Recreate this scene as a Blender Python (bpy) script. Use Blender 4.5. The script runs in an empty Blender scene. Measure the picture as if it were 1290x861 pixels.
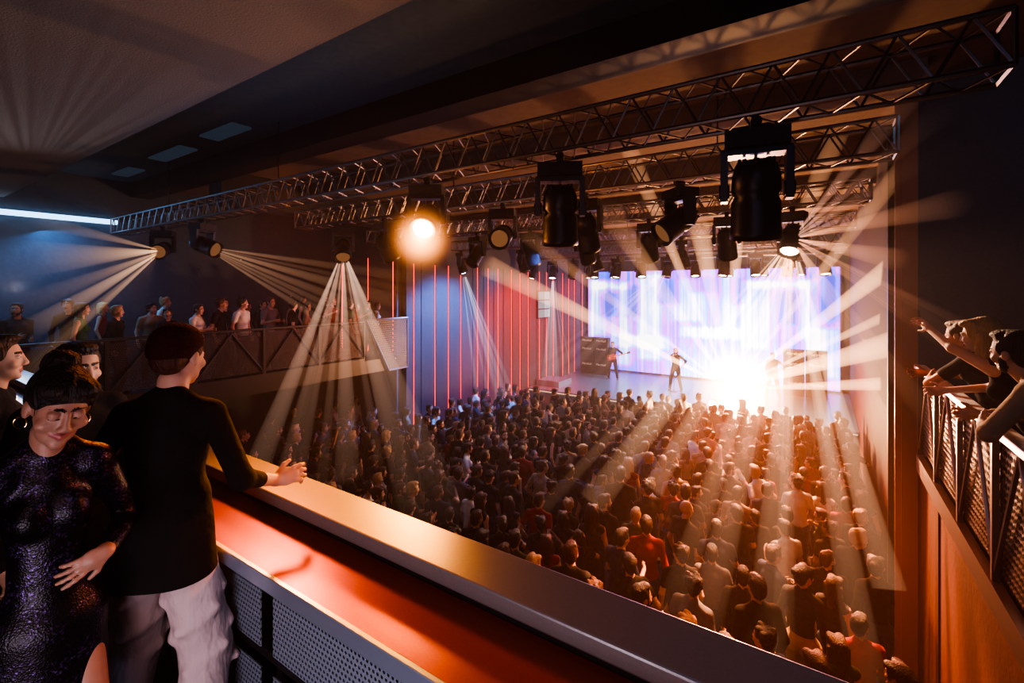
import bpy, math, random, time
import numpy as np
from mathutils import Vector, Matrix
T0=time.time()
R=random.Random(11)
scene=bpy.context.scene
COL=scene.collection
FB=3.25     # balcony floor level
STG=1.0     # stage level

# ------------------------------------------------------------------ materials
def mat(name,col,rough=.6,metal=0.,emit=None,es=0.,bump=0.,bscale=40.,bstretch=(1,1,1),var=0.,spec=.5,bdist=.02,sss=0.):
    m=bpy.data.materials.new(name); m.use_nodes=True
    nt=m.node_tree; b=nt.nodes['Principled BSDF']
    b.inputs['Base Color'].default_value=(*col,1); b.inputs['Roughness'].default_value=rough
    b.inputs['Metallic'].default_value=metal
    b.inputs['Specular IOR Level'].default_value=spec
    if sss: b.inputs['Subsurface Weight'].default_value=sss; b.inputs['Subsurface Radius'].default_value=(1,.35,.2); b.inputs['Subsurface Scale'].default_value=.012
    if emit: b.inputs['Emission Color'].default_value=(*emit,1); b.inputs['Emission Strength'].default_value=es
    if bump or var:
        tc=nt.nodes.new('ShaderNodeTexCoord'); mp=nt.nodes.new('ShaderNodeMapping'); mp.inputs['Scale'].default_value=bstretch
        no=nt.nodes.new('ShaderNodeTexNoise'); no.inputs['Scale'].default_value=bscale; no.inputs['Detail'].default_value=4
        nt.links.new(tc.outputs['Object'],mp.inputs[0]); nt.links.new(mp.outputs[0],no.inputs['Vector'])
        if bump:
            bp=nt.nodes.new('ShaderNodeBump'); bp.inputs['Strength'].default_value=bump; bp.inputs['Distance'].default_value=bdist
            nt.links.new(no.outputs['Fac'],bp.inputs['Height']); nt.links.new(bp.outputs[0],b.inputs['Normal'])
        if var:
            mx=nt.nodes.new('ShaderNodeMixRGB'); mx.inputs[1].default_value=(*[c*(1-var) for c in col],1); mx.inputs[2].default_value=(*[min(1,c*(1+var)) for c in col],1)
            nt.links.new(no.outputs['Fac'],mx.inputs[0]); nt.links.new(mx.outputs[0],b.inputs['Base Color'])
    return m
def emis(name,col,s):
    m=bpy.data.materials.new(name); m.use_nodes=True; nt=m.node_tree; nt.nodes.clear()
    e=nt.nodes.new('ShaderNodeEmission'); o=nt.nodes.new('ShaderNodeOutputMaterial')
    e.inputs[0].default_value=(*col,1); e.inputs[1].default_value=s; nt.links.new(e.outputs[0],o.inputs[0]); return m
class NT:
    def __init__(s,nt): s.nt=nt
    def m(s,op,a,b=None,c=None,clamp=False):
        n=s.nt.nodes.new('ShaderNodeMath'); n.operation=op; n.use_clamp=clamp
        for i,v in enumerate((a,b,c)):
            if v is None: continue
            if isinstance(v,(int,float)): n.inputs[i].default_value=v
            else: s.nt.links.new(v,n.inputs[i])
        return n.outputs[0]
def perf_mat(name,col,axes,pitch=.025,rad=.3,metal=.6):
    m=mat(name,col,.45,metal); nt=m.node_tree; h=NT(nt)
    tc=nt.nodes.new('ShaderNodeTexCoord'); sp=nt.nodes.new('ShaderNodeSeparateXYZ'); nt.links.new(tc.outputs['Object'],sp.inputs[0])
    a=h.m('DIVIDE',sp.outputs[axes[0]],pitch); b=h.m('DIVIDE',sp.outputs[axes[1]],pitch)
    row=h.m('MULTIPLY',h.m('MODULO',h.m('FLOOR',b),2.),.5)
    fa=h.m('SUBTRACT',h.m('FRACT',h.m('ADD',a,row)),.5); fb=h.m('SUBTRACT',h.m('FRACT',b),.5)
    r=h.m('SQRT',h.m('ADD',h.m('MULTIPLY',fa,fa),h.m('MULTIPLY',fb,fb)))
    hole=h.m('LESS_THAN',r,rad)
    tr=nt.nodes.new('ShaderNodeBsdfTransparent'); mx=nt.nodes.new('ShaderNodeMixShader'); out=nt.nodes['Material Output']
    nt.links.new(hole,mx.inputs[0]); nt.links.new(nt.nodes['Principled BSDF'].outputs[0],mx.inputs[1]); nt.links.new(tr.outputs[0],mx.inputs[2]); nt.links.new(mx.outputs[0],out.inputs[0])
    return m

M={}
M['ceil']=mat('ceiling_plaster',(.14,.09,.075),.85,bump=.3,bscale=8,var=.25)
M['soff']=mat('soffit_plaster',(.15,.135,.132),.85,bump=.4,bscale=60,var=.12)
M['black']=mat('matte_black',(.012,.012,.014),.6)
M['bsteel']=mat('black_steel',(.03,.03,.035),.4,.6)
M['steel']=mat('aluminium',(.20,.17,.16),.38,.9)
M['dkwall']=mat('dark_plaster',(.03,.055,.08),.8,bump=.2,bscale=12,var=.3)
M['pwall']=mat('portal_plaster',(.07,.085,.11),.8,bump=.2,bscale=30,var=.2)
M['swall']=mat('side_plaster',(.04,.026,.024),.8,bump=.2,bscale=30,var=.2)
M['owall']=mat('painted_plaster',(.055,.014,.009),.7,bump=.25,bscale=15,var=.25,spec=.25)
M['floor']=mat('dark_floor',(.03,.025,.03),.4,bump=.1)
M['carpet']=mat('blue_carpet',(.03,.05,.09),.9,bump=.5,bscale=120,var=.5)
M['stage']=mat('stage_floor',(.09,.15,.22),.25,bump=.05,bscale=5)
M['cap']=mat('satin_metal_cap',(.22,.215,.215),.34,.45,bump=.04,bscale=160,var=.12)
M['shelf']=mat('satin_shelf',(.46,.095,.038),.30,.45,bump=.03,bscale=120,var=.12)  # orange glow of the lighting put into the base colour
M['trim']=mat('bright_trim',(.5,.6,.75),.3,.8)
M['perf_xz']=perf_mat('perforated_steel',(.22,.27,.34),('X','Z'),.020,.28,.3)
M['perf_yz']=perf_mat('perforated_steel_side',(.05,.04,.05),('Y','Z'),.035,.38)
M['mesh_yz']=perf_mat('open_mesh',(.10,.09,.09),('Y','Z'),.05,.46)
M['redtube']=emis('red_tube',(1,.015,.01),4)
M['blueled']=emis('pale_blue_led',(.35,.65,1),3)
M['grille']=mat('amp_grille',(.008,.008,.009),.9,bump=.6,bscale=200,spec=.2)
M['tolex']=mat('amp_vinyl',(.006,.006,.006),.7,spec=.2)
M['white']=mat('white_paint',(.6,.6,.6),.4)
M['guitar']=mat('guitar_lacquer',(.35,.04,.02),.2)
M['wood']=mat('maple',(.5,.3,.14),.4)

# ------------------------------------------------------------------ mesh builder
class MB:
    def __init__(s): s.v=[];s.f=[];s.m=[]
    def add(s,vs,fs,mi=0):
        o=len(s.v); s.v+= [tuple(v) for v in vs]; s.f+=[tuple(i+o for i in f) for f in fs]; s.m+=[mi]*len(fs)
    def box(s,x0,x1,y0,y1,z0,z1,mi=0):
        s.add([(x0,y0,z0),(x1,y0,z0),(x1,y1,z0),(x0,y1,z0),(x0,y0,z1),(x1,y0,z1),(x1,y1,z1),(x0,y1,z1)],
              [(0,3,2,1),(4,5,6,7),(0,1,5,4),(1,2,6,5),(2,3,7,6),(3,0,4,7)],mi)
    def tube(s,a,b,r0,r1=None,seg=8,mi=0):
        a=Vector(a);b=Vector(b); r1=r0 if r1 is None else r1
        d=(b-a).normalized(); u=d.orthogonal().normalized(); w=d.cross(u)
        vs=[]
        for p,r in((a,r0),(b,r1)):
            for i in range(seg):
                t=2*math.pi*i/seg; vs.append(p+u*math.cos(t)*r+w*math.sin(t)*r)
        fs=[(i,(i+1)%seg,seg+(i+1)%seg,seg+i) for i in range(seg)]+[tuple(range(seg))[::-1],tuple(range(seg,2*seg))]
        s.add(vs,fs,mi)
    def lathe(s,prof,seg=24,mi=0,off=(0,0,0)):
        vs=[];n=len(prof)
        for r,z in prof:
            for i in range(seg):
                t=2*math.pi*i/seg; vs.append((off[0]+r*math.cos(t),off[1]+r*math.sin(t),off[2]+z))
        fs=[]
        for j in range(n-1):
            for i in range(seg):
                fs.append((j*seg+i,(j+1)*seg+i,(j+1)*seg+(i+1)%seg,j*seg+(i+1)%seg))
        s.add(vs,fs,mi)
    def mesh(s,name,mats,smooth=False):
        me=bpy.data.meshes.new(name); me.from_pydata(s.v,[],s.f)
        for m in mats: me.materials.append(m)
        me.polygons.foreach_set('material_index',s.m)
        if smooth: me.polygons.foreach_set('use_smooth',[True]*len(s.f))
        me.update(); return me
    def obj(s,name,mats,**k):
        smooth=k.pop('smooth',False); bev=k.pop('bevel',0)
        if not isinstance(mats,(list,tuple)): mats=[mats]
        o=bpy.data.objects.new(name,s.mesh(name,mats,smooth)); COL.objects.link(o)
        if bev:
            b=o.modifiers.new('Bevel','BEVEL'); b.width=bev; b.segments=2; b.limit_method='ANGLE'
        setp(o,**k); return o
def setp(o,label=None,category=None,group=None,kind=None,parent=None,loc=None):
    if label: o['label']=label
    if category: o['category']=category
    if group: o['group']=group
    if kind: o['kind']=kind
    if loc is not None: o.location=loc
    if parent: o.parent=parent
def boxo(name,x0,x1,y0,y1,z0,z1,m,**k):
    cx,cy=(x0+x1)/2,(y0+y1)/2
    b=MB(); b.box(x0-cx,x1-cx,y0-cy,y1-cy,0,z1-z0); 
    return b.obj(name,m,loc=(cx,cy,z0),**k)
def empty(name,loc,**k):
    o=bpy.data.objects.new(name,None); COL.objects.link(o); o.empty_display_size=.1; o.location=loc; setp(o,**k); return o

# ------------------------------------------------------------------ room shell
S_='structure'
boxo('floor',-14.2,4.2,-2.2,23.6,-.2,0,M['floor'],kind=S_,label='dark hall floor under the standing crowd')
boxo('floor_balcony',-14,4,-2,1.40,FB-.35,FB,M['carpet'],kind=S_,label='blue carpeted balcony floor')
boxo('floor_side_balcony',-14,-10.32,1.40,9.8,FB-.35,FB,M['bsteel'],kind=S_,label='dark side balcony floor slab')
boxo('floor_gallery',.95,4,1.40,7.2,FB-.12,FB,M['bsteel'],kind=S_,label='thin gallery floor slab beside the hall')
boxo('wall_back',-14.2,4.2,23.2,23.4,0,8.2,M['dkwall'],kind=S_,label='dark wall behind the stage screen')
boxo('wall_far_left',-14.2,-14,-2,9.8,0,8.2,M['dkwall'],kind=S_,label='dark blue wall behind side balcony')
boxo('wall_end',-14,-10.7,9.8,10,0,8.2,M['dkwall'],kind=S_,label='dark end wall of the side balcony')
boxo('wall_right',.95,1.15,1.40,23.2,0,FB-.12,M['owall'],kind=S_,label='dark red plaster wall below the gallery')
boxo('wall_right_upper',.95,1.15,7.4,23.2,FB-.12,8.2,M['swall'],kind=S_,label='dark plaster side wall beside the stage')
boxo('wall_portal',.95,4,7.2,7.4,FB,8.2,M['pwall'],kind=S_,label='dark wall closing the gallery')
boxo('wall_far_right',4,4.2,-2,7.4,FB,8.2,M['dkwall'],kind=S_,label='dark outer wall of the gallery')
boxo('wall_rear',-14,4,-2.2,-2,FB,8.2,M['dkwall'],kind=S_,label='dark wall at the back of the balcony')
b=MB()
y=10.0
while y<23.15:
    b.box(-.02,.0,y-10,min(y+.58,23.2)-10,0,6.05); b.box(-.2,-.02,y-10,min(y+.65,23.2)-10,0,7.7)
    y+=.65
clad=mat('ribbed_cladding',(.04,.05,.065),.6,.2,bump=.8,bscale=60,bstretch=(1,3,3),var=.4)
b.obj('wall_left',clad,kind=S_,label='dark perforated panel cladding with red tubes',loc=(-10.5,10,0))
boxo('ceiling',-14.2,4.2,4.7,23.4,7.7,7.9,M['ceil'],kind=S_,label='brown plaster ceiling over the hall')
boxo('ceiling_recess',-14.2,4.2,2.18,4.3,7.8,7.9,M['dkwall'],kind=S_,label='dark recessed ceiling strip')
boxo('ceiling_balcony',-14.2,4.2,-2.2,2.18,7.1,8.3,M['soff'],kind=S_,label='pale soffit above the balcony')
boxo('trim_1',-14.0,4.0,4.3,4.7,7.45,7.9,M['black'],kind=S_,label='black downstand beam across the ceiling')
for i,yy in enumerate((6.6,9.4,12.2,15,18)):
    boxo('trim_%d'%(i+2),-10.5 if yy>10 else -14,.95,yy,yy+.28,7.4,7.7,M['ceil'],kind=S_,label='brown ceiling rib across the hall')
boxo('trim_8',-10.9,-10.35,4.7,9.8,7.0,7.7,M['black'],kind=S_,label='black beam above side balcony edge')
boxo('trim_9',.935,.95,5.98,6.01,0,FB-.12,M['black'],kind=S_,label='thin dark joint in the wall')
for i,(xa,xb,ya) in enumerate(((-8.7,-7.6,3.6),(-11.0,-9.6,3.65),(-13.2,-12.2,3.7))):
    boxo('ceiling_light_panel',xa,xb,ya,ya+.3,7.77,7.8,emis('cool_panel%d'%i,(.25,.45,.7),.07),label='dim blue ceiling light panel',category='ceiling light',group='recessed ceiling light panels')
boxo('led_strip',-13.998,-13.85,.4,4.0,6.74,6.84,M['blueled'],label='pale blue linear light along the wall',category='light strip')
# ------------------------------------------------------------------ our parapet
par=empty('balcony_parapet',(-4.7,1.25,FB),label='wide metal topped parapet with lower drink shelf',category='railing')
def part(name,x0,x1,y0,y1,z0,z1,m,parent,bevel=0,**k):
    o=boxo(name,x0,x1,y0,y1,z0,z1,m,bevel=bevel,**k); o.parent=parent; o.matrix_parent_inverse=Matrix.Translation(-parent.location); return o
part('cap',-10.3,.93,1.227,1.443,4.155,4.215,M['cap'],par,.008)
part('shelf',-10.3,.93,.972,1.27,4.07,4.106,M['shelf'],par,.004)
part('edge_trim',-10.3,.93,.952,.972,4.05,4.112,M['trim'],par,.003)
part('wall_panel',-10.3,.93,1.27,1.40,FB,4.155,M['black'],par)
part('under_rail',-10.3,.93,1.02,1.07,3.70,3.74,M['bsteel'],par,.004)
for i in range(12):
    x=-10.2+i*.93
    part('post',x-.02,x+.02,1.05,1.27,FB,4.07,M['bsteel'],par)
    part('perforated_panel',x+.04,x+.88,1.000,1.005,3.76,4.03,M['perf_xz'],par); part('perforated_panel',x+.04,x+.88,1.000,1.005,3.32,3.68,M['perf_xz'],par)

# ------------------------------------------------------------------ side railings
def railing(x,y0,y1,n,label,mt,top=4.35,inward=1,tr=None):
    e=empty('balcony_railing',(x,(y0+y1)/2,FB),label=label,category='railing')
    def ch(b,name,m,**k):
        o=b.obj(name,m,**k); o.parent=e; o.matrix_parent_inverse=Matrix.Translation(-e.location); return o
    b=MB(); b.box(x-.05,x+.05,y0,y1,top-.05,top); ch(b,'top_rail',tr or mt,bevel=.008)
    b=MB(); b.box(x-.03,x+.03,y0,y1,FB-.3 if inward>0 else FB-.1,FB+.08); ch(b,'kick_plate',mt)
    st=(y1-y0)/n; pw=.03 if inward>0 else .018
    for i in range(n+1):
        yy=y0+i*st; b=MB(); b.box(x-pw,x+pw,max(y0,yy-pw),min(y1,yy+pw),FB+.08,top-.05); ch(b,'post',mt)
    for i in range(n):
        ya=y0+i*st; br=.022 if inward>0 else .013
        b=MB(); b.tube((x,ya,FB+.12),(x,ya+st/2,top-.08),br,seg=6); b.tube((x,ya+st/2,top-.08),(x,ya+st,FB+.12),br,seg=6); ch(b,'brace',mt)
        b=MB(); b.box(x-inward*.03-.003,x-inward*.03+.003,ya+.03,ya+st-.03,FB+.12,top-.08); ch(b,'infill_panel',M['perf_yz'] if inward>0 else M['mesh_yz'])
    return e
railing(-10.32,1.46,8.3,5,'dark steel side balcony railing with diagonal bracing',M['bsteel'])
railing(.93,1.46,6.95,6,'dark steel gallery railing with pale top rail',mat('warm_steel',(.2,.18,.18),.35,.7),inward=-1,tr=mat('pale_rail',(.7,.66,.66),.3,.5))
e=empty('balcony_end_panel',(-10.3,9.0,FB),label='grey wedge shaped mesh panel at balcony end',category='panel')
b=MB(); b.add([(.06,-.7,1.12),(.06,.8,1.12),(.06,.8,-.35),(.06,.1,-.35),(.04,-.7,1.12),(.04,.8,1.12),(.04,.8,-.35),(.04,.1,-.35)],[(0,1,2,3)[::-1],(4,5,6,7),(0,4,5,1),(1,5,6,2),(2,6,7,3),(3,7,4,0)])
b.obj('mesh_infill',perf_mat('end_panel',(.08,.075,.08),('Y','Z'),.06,.36,.4),parent=e)
b=MB(); pts=[(-.7,1.12),(.8,1.12),(.8,-.35),(.1,-.35)]
for i in range(4): a=pts[i];c=pts[(i+1)%4]; b.tube((.05,a[0],a[1]),(.05,c[0],c[1]),.03,seg=6)
b.obj('frame',mat('end_frame',(.2,.19,.19),.4,.7),parent=e)
def tube_light(x,y,z0,z1):
    b=MB(); b.tube((0,0,.0),(0,0,z1-z0),.010,seg=8)
    b.obj('light_tube',M['redtube'],loc=(x,y,z0),label='thin vertical red light tube on dark wall',category='light tube',group='vertical red light tubes')
yy=10.3
for i in range(17): tube_light(-10.487,yy,.0,6.0); yy+=.65 if i%3 else .95
for x in (-13.3,-12.0,-10.85): tube_light(x,9.787,FB,6.2)
b=MB(); b.box(-.05,.03,-.55,.55,0,1.25)
dsp=b.obj('wall_display',M['black'],loc=(-10.45,18.3,3.9),label='pale lit grid display on red wall',category='display')
for i in range(3):
    for j in range(2):
        b=MB(); b.box(.03,.04,-.5+j*.52,-.02+j*.52,.05+i*.4,.4+i*.4); b.obj('display_tile',emis('tile%d%d'%(i,j),(.8,.75,.8),.5+.3*j),parent=dsp)
# ------------------------------------------------------------------ right portal columns
colm=mat('column_paint',(.4,.2,.12),.4,.3)
b=MB(); b.box(.80,.95,7.2,7.32,0,7.7); b.box(.74,.80,7.22,7.25,0,7.7); b.obj('steel_column',colm,label='tall warm lit steel column at wall edge',category='column')
boxo('steel_column',.86,.95,8.0,8.08,0,7.7,colm,label='slim warm lit steel upright on side wall',category='column')
boxo('steel_column',.86,.95,9.2,9.28,0,7.7,M['bsteel'],label='slim dark steel upright on side wall',category='column')
boxo('led_strip',.935,.95,7.7,7.72,.5,7.4,emis('warm_line',(1,.38,.12),4),label='thin warm vertical light line on side wall',category='light strip')
# ------------------------------------------------------------------ stage
boxo('stage',-10.48,.94,17.0,23.18,0,STG,M['stage'],label='low stage platform with glossy pale blue floor',category='stage')
boxo('stage_edge_light',-10.4,.9,16.96,16.998,STG-.09,STG-.06,emis('edge_led',(1,.6,.4),1.0),label='thin warm light strip along stage front',category='light strip')
boxo('side_platform',-10.4,-9.3,17.6,18.8,STG,STG+.25,M['stage'],label='small pale step platform at stage edge',category='platform')
SX0,SX1,SZ0,SZ1=-10.35,.64,STG+.08,6.12
b=MB(); b.box(SX0-.06,SX1+.06,.02,.12,-.08,SZ1-SZ0+.06); scr=b.obj('video_screen',M['black'],loc=(0,22.95,SZ0),label='huge glowing blue and violet video wall behind stage',category='screen')
b=MB(); b.box(SX0,SX1,-.01,.02,0,SZ1-SZ0)
m=bpy.data.materials.new('screen_image'); m.use_nodes=True; nt=m.node_tree; nt.nodes.clear(); h=NT(nt)
tc=nt.nodes.new('ShaderNodeTexCoord'); sp=nt.nodes.new('ShaderNodeSeparateXYZ'); nt.links.new(tc.outputs['Generated'],sp.inputs[0])
gx,gz=sp.outputs['X'],sp.outputs['Z']
def noise(vecscale,sc,det=2,loc=(0,0,0)):
    mp=nt.nodes.new('ShaderNodeMapping'); mp.inputs['Scale'].default_value=vecscale; mp.inputs['Location'].default_value=loc
    nt.links.new(tc.outputs['Generated'],mp.inputs[0]); n=nt.nodes.new('ShaderNodeTexNoise'); n.inputs['Scale'].default_value=sc; n.inputs['Detail'].default_value=det
    nt.links.new(mp.outputs[0],n.inputs['Vector']); return n.outputs['Fac']
def rectp(cx,cz,wx,wz,soft):
    def ax(c,a,w):
        d=h.m('ABSOLUTE',h.m('SUBTRACT',a,c)); r=nt.nodes.new('ShaderNodeMapRange'); r.interpolation_type='SMOOTHSTEP'; nt.links.new(d,r.inputs[0])
        r.inputs[1].default_value=w-soft; r.inputs[2].default_value=w+soft; r.inputs[3].default_value=1; r.inputs[4].default_value=0; return r.outputs[0]
    return h.m('MULTIPLY',ax(cx,gx,wx),ax(cz,gz,wz))
n1=noise((14,0,.10),5,3); n2=noise((1.6,0,1.2),2.4,1,(3,0,1))
ctr=h.m('SUBTRACT',1.,h.m('MULTIPLY',h.m('ABSOLUTE',h.m('SUBTRACT',gx,.64)),2.1)); ctr=h.m('MULTIPLY',ctr,h.m('SUBTRACT',1.2,gz))
v=h.m('ADD',h.m('MULTIPLY',n1,.62),h.m('MULTIPLY',n2,.28))
for cx,cz,wx,wz,a in ((.05,.62,.05,.30,.24),(.17,.45,.04,.40,.20),(.12,.86,.09,.035,.22),(.30,.55,.05,.42,.22),(.24,.30,.14,.06,.18),(.46,.72,.06,.2,.16),(.55,.42,.12,.05,.20),(.62,.7,.02,.25,.20),(.72,.6,.05,.3,.18),(.80,.86,.10,.03,.20),(.90,.5,.02,.4,.22),(.95,.30,.04,.2,.18)):
    v=h.m('ADD',v,h.m('MULTIPLY',rectp(cx,cz,wx,wz,.028),a))
for cx,cz,wx,wz,a in ((.11,.66,.035,.12,.20),(.22,.70,.03,.16,.19),(.10,.25,.06,.10,.18),(.38,.80,.045,.12,.16),(.52,.86,.05,.07,.15),(.66,.80,.025,.12,.16),(.84,.66,.03,.14,.19),(.97,.75,.02,.18,.18),(.86,.28,.04,.12,.14)):
    v=h.m('SUBTRACT',v,h.m('MULTIPLY',rectp(cx,cz,wx,wz,.028),a))
v=h.m('ADD',h.m('SUBTRACT',v,.22),h.m('MULTIPLY',h.m('MAXIMUM',ctr,-.1),.22))
cr=nt.nodes.new('ShaderNodeValToRGB'); nt.links.new(v,cr.inputs[0]); el=cr.color_ramp.elements
el[0].position=.10; el[0].color=(.01,.03,.45,1); el[1].position=.56; el[1].color=(1,.98,1,1)
for p,c in((.18,(.02,.10,1,1)),(.25,(.30,.03,.85,1)),(.31,(.65,.10,.80,1)),(.37,(.12,.25,1,1)),(.44,(.35,.50,1,1)),(.50,(.85,.78,1,1))):
    e=el.new(p); e.color=c
em=nt.nodes.new('ShaderNodeEmission'); nt.links.new(cr.outputs[0],em.inputs[0]); nt.links.new(h.m('ADD',2.6,h.m('MULTIPLY',h.m('MAXIMUM',ctr,0),3.5)),em.inputs[1])
o=nt.nodes.new('ShaderNodeOutputMaterial'); nt.links.new(em.outputs[0],o.inputs[0])
b.obj('screen_panel',m,parent=scr)
# amps
cu=bpy.data.curves.new('logo','FONT'); cu.body='Marshall'; cu.size=.15; cu.align_x='CENTER'; cu.align_y='CENTER'; cu.extrude=.004; cu.shear=.2
to=bpy.data.objects.new('t',cu); COL.objects.link(to); bpy.context.view_layer.update()
logo=bpy.data.meshes.new_from_object(to.evaluated_get(bpy.context.evaluated_depsgraph_get())); bpy.data.objects.remove(to); logo.materials.clear(); logo.materials.append(M['white'])
def amp(x,y,z,hh):
    b=MB(); b.box(-.36,.36,-.17,.17,0,hh); a=b.obj('guitar_amplifier' if hh<.4 else 'speaker_cabinet',M['tolex'],bevel=.015,loc=(x,y,z),category='amplifier',group='stacked guitar amplifiers',
      label='slim black amplifier head on a speaker cabinet' if hh<.4 else 'black guitar speaker cabinet with white script logo')
    b=MB(); b.box(-.32,.32,-.18,-.165,.04,hh-.05 if hh>.4 else hh-.12); b.obj('grille',M['grille'],parent=a)
    l=bpy.data.objects.new('logo',logo); COL.objects.link(l); l.parent=a; l.location=(0,-.186,hh*.66 if hh>.4 else hh*.5); l.rotation_euler=(math.pi/2,0,0)
    b=MB(); b.box(-.06,.06,-.185,-.168,hh-.04,hh-.02); b.obj('handle',M['bsteel'],parent=a)
for x0 in (-9.75,-9.0,-.9,-.15):
    amp(x0,21.6,STG,.76); amp(x0,21.6,STG+.76,.76); amp(x0,21.6,STG+1.52,.30)

# ------------------------------------------------------------------ trusses
def truss(x0,x1,y,z0,z1,w,r,label,chains=()):
    b=MB(); n=max(4,int((x1-x0)/((z1-z0)*1.05))); st=(x1-x0)/n; xm=(x0+x1)/2
    for yy in(-w/2,w/2):
        for zz in(z0,z1): b.tube((x0-xm,yy,zz-z0),(x1-xm,yy,zz-z0),r,seg=8)
    hz=z1-z0
    for i in range(n):
        a=x0-xm+i*st; c=a+st/2; d=a+st
        for yy in(-w/2,w/2):
            b.tube((a,yy,0),(c,yy,hz),r*.5,seg=5); b.tube((c,yy,hz),(d,yy,0),r*.5,seg=5)
        for zz in(0,hz): b.tube((a,-w/2,zz),(c,w/2,zz),r*.45,seg=5); b.tube((c,w/2,zz),(d,-w/2,zz),r*.45,seg=5)
    for a in(x0-xm,x1-xm):
        b.tube((a,-w/2,0),(a,-w/2,hz),r*.8,seg=5); b.tube((a,w/2,0),(a,w/2,hz),r*.8,seg=5); b.tube((a,-w/2,0),(a,w/2,0),r*.8,seg=5); b.tube((a,-w/2,hz),(a,w/2,hz),r*.8,seg=5)
    t=b.obj('lighting_truss',M['steel'],loc=(xm,y,z0),smooth=False,label=label,category='truss',group='overhead lighting trusses')
    for cx in chains:
        c=MB(); c.tube((cx-xm,0,hz),(cx-xm,0,(7.8 if y<4.1 else 7.7)-z0),.008,seg=6); c.obj('hoist_chain',M['bsteel'],parent=t)
    return t
truss(-13.7,.93,4.0,6.5,6.83,.33,.020,'long aluminium box truss crossing above the balcony edge',(-11,-7))
truss(-9.25,.6,5.8,6.5,6.83,.33,.020,'aluminium box truss hung with moving lights',(-9,-5,-1))
truss(-10.3,.6,8.5,6.5,6.8,.3,.020,'aluminium box truss hung with moving lights',(-9,-5,-1))
truss(-10.3,.6,10.3,6.75,7.05,.3,.020,'aluminium box truss above the crowd',(-9,-5,-1))
truss(-10.3,.6,12,6.5,6.8,.3,.020,'aluminium box truss nearer the stage',(-9,-5,-1))
truss(-10.3,.6,14,6.7,7.0,.3,.022,'aluminium box truss before the stage',(-9,-5,-1))
truss(-10.3,.6,16,6.4,6.8,.4,.025,'aluminium box truss over the stage front',(-9,-5,-1))
truss(-10.3,.6,18.3,6.7,7.05,.35,.025,'aluminium box truss over the stage',(-9,-5,-1))
truss(-10.3,.6,20,6.5,6.9,.4,.025,'aluminium box truss over the stage',(-9,-5,-1))

# ------------------------------------------------------------------ moving heads
b=MB(); b.box(-.03,.03,-.03,.03,-.07,.02); b.tube((0,-.05,.0),(0,.05,.0),.035); b.box(-.19,.19,-.13,.13,-.18,-.07); b.box(-.1,.1,-.135,.135,-.16,-.09)
m_base=b.mesh('lamp_base',[M['black']])
b=MB(); b.box(-.21,.21,-.07,.07,-.22,-.18)
for sx in(-1,1):
    xa,xb=sorted((sx*.17,sx*.215))
    b.add([(xa,-.08,-.2),(xb,-.08,-.2),(xb,.08,-.2),(xa,.08,-.2),(xa,-.05,-.52),(xb,-.05,-.52),(xb,.05,-.52),(xa,.05,-.52)],[(0,1,2,3),(7,6,5,4),(4,5,1,0),(5,6,2,1),(6,7,3,2),(7,4,0,3)])
    b.tube((sx*.16,0,-.45),(sx*.225,0,-.45),.05,seg=16)
m_yoke=b.mesh('yoke',[M['bsteel']])
b=MB(); b.lathe([(0,.2),(.08,.2),(.12,.17),(.145,.1),(.15,.0),(.13,-.04),(.15,-.08),(.155,-.26),(.16,-.27),(.16,-.32),(.145,-.32),(.135,-.27),(0,-.27)],24)
for i in range(8):
    t=i*math.pi/4; b.box(.1*math.cos(t)-.01,.1*math.cos(t)+.01,.1*math.sin(t)-.01,.1*math.sin(t)+.01,.15,.21)
m_head=b.mesh('lamp_head',[M['bsteel']],True)
def lens_mesh(nm,mt,r=.125):
    b=MB(); b.lathe([(0,-.30),(r*.64,-.295),(r,-.275),(r,-.271)],24); return b.mesh(nm,[mt],True)
LM={'off':lens_mesh('lens',mat('dark_glass',(.05,.05,.06),.08,spec=.8)),
    'dim':lens_mesh('lens_dim',emis('lens_dim',(1,.45,.2),.2)),
    'warm':lens_mesh('lens_warm',emis('lens_warm',(1,.6,.35),14)),
    'hot':lens_mesh('lens_hot',emis('lens_hot',(1,.34,.06),220),.11),
    'cool':lens_mesh('lens_cool',emis('lens_cool',(.8,.85,1),30))}
LAB={'off':'unlit black moving head stage light','dim':'black moving head stage light glowing dimly','warm':'black moving head stage light glowing warm','hot':'black moving head stage light shining brightly','cool':'black moving head stage light shining cool white'}
def moving_head(x,y,z,aim,lens='off',s=1.):
    e=empty('moving_head_light',(x,y,z),label=LAB[lens]+', on truss',category='stage light',group='moving head lights on the trusses')
    d=Vector(aim)-Vector((x,y,z-.45*s)); yw=math.atan2(d.y,d.x)-math.pi/2
    e.scale=(s,s,s)
    if abs(d.x)+abs(d.y)<.01: yw=0
    e.rotation_euler=(0,0,yw)
    for n,me in(('lamp_base',m_base),('yoke',m_yoke)):
        o=bpy.data.objects.new(n,me); COL.objects.link(o); o.parent=e
    hd=bpy.data.objects.new('lamp_head',m_head); COL.objects.link(hd); hd.parent=e; hd.location=(0,0,-.45)
    hz=math.hypot(d.x,d.y); hd.rotation_euler=(math.atan2(hz,-d.z),0,0)
    ln=bpy.data.objects.new('lens',LM[lens]); COL.objects.link(ln); ln.parent=hd
zt=6.478
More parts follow.
